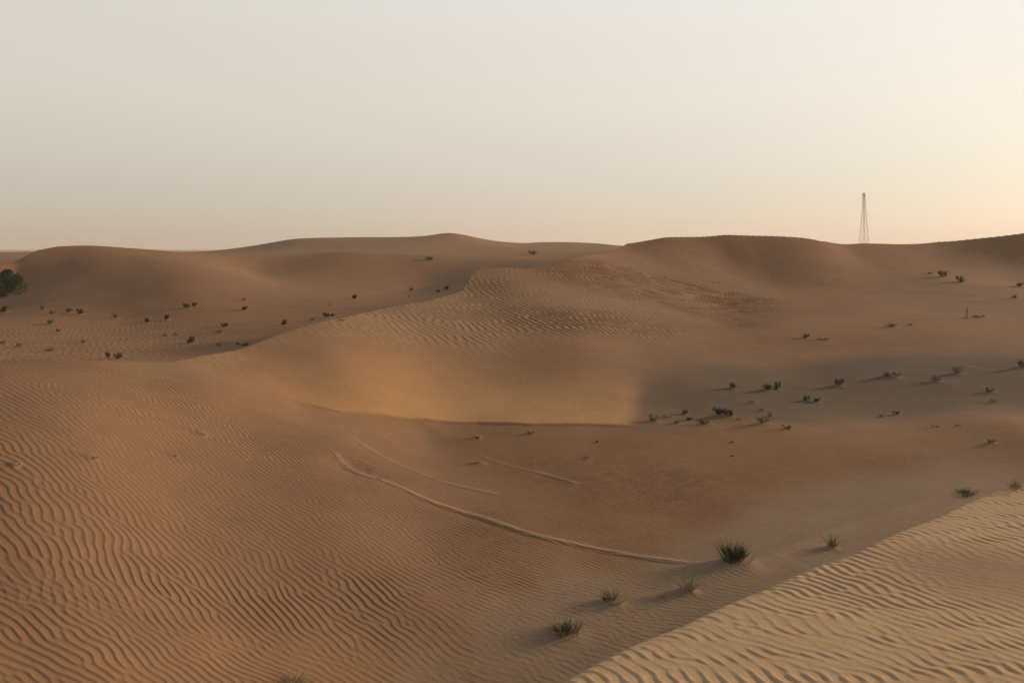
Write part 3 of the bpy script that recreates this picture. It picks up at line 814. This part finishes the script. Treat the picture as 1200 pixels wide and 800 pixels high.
# ------------------------------------------------------------------ dusty air: one box of thin haze round the whole place
bm = bmesh.new()
bmesh.ops.create_cube(bm, size=1.0)
hz = bpy.data.meshes.new('haze'); bm.to_mesh(hz); bm.free()
haze = bpy.data.objects.new('haze', hz); col.objects.link(haze)
ztop = 62.0; zbot = float(Z.min()) - 1.0
haze.scale = (26000, 26000, ztop - zbot); haze.location = (0, 0, (ztop + zbot) / 2)
haze['kind'] = 'stuff'
mh = bpy.data.materials.new('dusty_air'); mh.use_nodes = True
hn = mh.node_tree; hn.nodes.clear()
ho = hn.nodes.new('ShaderNodeOutputMaterial'); pv = hn.nodes.new('ShaderNodeVolumePrincipled')
pv.inputs['Color'].default_value = (.92, .85, .78, 1); pv.inputs['Density'].default_value = .00034; pv.inputs['Anisotropy'].default_value = .3
hn.links.new(pv.outputs[0], ho.inputs['Volume'])
hz.materials.append(mh)

# ------------------------------------------------------------------ light: hazy low sun on the right, dusty evening sky
SUN_AZ, SUN_EL = math.radians(65), math.radians(12.5)      # azimuth clockwise from the view direction
sd = bpy.data.lights.new('sun', 'SUN'); sd.energy = 4.1; sd.angle = math.radians(3.5); sd.color = (1.0, .80, .56)
so = bpy.data.objects.new('sun', sd); col.objects.link(so)
sv = Vector((math.sin(SUN_AZ) * math.cos(SUN_EL), math.cos(SUN_AZ) * math.cos(SUN_EL), math.sin(SUN_EL)))
so.rotation_euler = (-sv).to_track_quat('-Z', 'Y').to_euler()
so.location = (60, 20, 40)

w = bpy.data.worlds.new('World'); scene.world = w; w.use_nodes = True
nt = w.node_tree; bg = nt.nodes['Background']; out = nt.nodes['World Output']
sk = nt.nodes.new('ShaderNodeTexSky'); sk.sky_type = 'NISHITA'; sk.sun_disc = False
sk.sun_elevation = SUN_EL; sk.sun_rotation = SUN_AZ; sk.dust_density = 1.0
nt.links.new(sk.outputs[0], bg.inputs[0]); bg.inputs[1].default_value = .05
# the layer of dust in the air in front of that sky: brighter towards the sun, browner towards the horizon
tc = nt.nodes.new('ShaderNodeTexCoord')
nrm = nt.nodes.new('ShaderNodeVectorMath'); nrm.operation = 'NORMALIZE'; nt.links.new(tc.outputs['Generated'], nrm.inputs[0])
sep = nt.nodes.new('ShaderNodeSeparateXYZ'); nt.links.new(nrm.outputs[0], sep.inputs[0])
flat = nt.nodes.new('ShaderNodeCombineXYZ'); nt.links.new(sep.outputs[0], flat.inputs[0]); nt.links.new(sep.outputs[1], flat.inputs[1])
fn = nt.nodes.new('ShaderNodeVectorMath'); fn.operation = 'NORMALIZE'; nt.links.new(flat.outputs[0], fn.inputs[0])
dt = nt.nodes.new('ShaderNodeVectorMath'); dt.operation = 'DOT_PRODUCT'; nt.links.new(fn.outputs[0], dt.inputs[0])
GA = math.radians(65); dt.inputs[1].default_value = (math.sin(GA), math.cos(GA), 0)
rampE = nt.nodes.new('ShaderNodeValToRGB'); nt.links.new(sep.outputs[2], rampE.inputs[0])
cr = rampE.color_ramp; cr.interpolation = 'EASE'
stops = [(0.0, (.44, .375, .36)), (.06, (.475, .41, .383)), (.16, (.65, .562, .46)), (.28, (.725, .66, .57)), (.55, (.34, .345, .34)), (1.0, (.14, .17, .20))]
cr.interpolation = 'LINEAR'
while len(cr.elements) < len(stops): cr.elements.new(.5)
for e_, (p_, c_) in zip(cr.elements, stops): e_.position = p_; e_.color = c_ + (1,)
azf = math_n(nt, 'ADD', math_n(nt, 'MULTIPLY', dt.outputs['Value'], .16), .895)
bg2 = nt.nodes.new('ShaderNodeBackground'); nt.links.new(rampE.outputs[0], bg2.inputs[0]); nt.links.new(azf, bg2.inputs[1])
add = nt.nodes.new('ShaderNodeAddShader'); nt.links.new(bg.outputs[0], add.inputs[0]); nt.links.new(bg2.outputs[0], add.inputs[1])
nt.links.new(add.outputs[0], out.inputs[0])

scene.view_settings.view_transform = 'Standard'
scene.view_settings.look = 'None'
scene.view_settings.exposure = 0
scene.view_settings.gamma = 1
scene.view_settings.use_curve_mapping = False
scene.cycles.max_bounces = 6
scene.cycles.volume_bounces = 1

scene.cycles.use_denoising = True
scene.cycles.use_adaptive_sampling = False
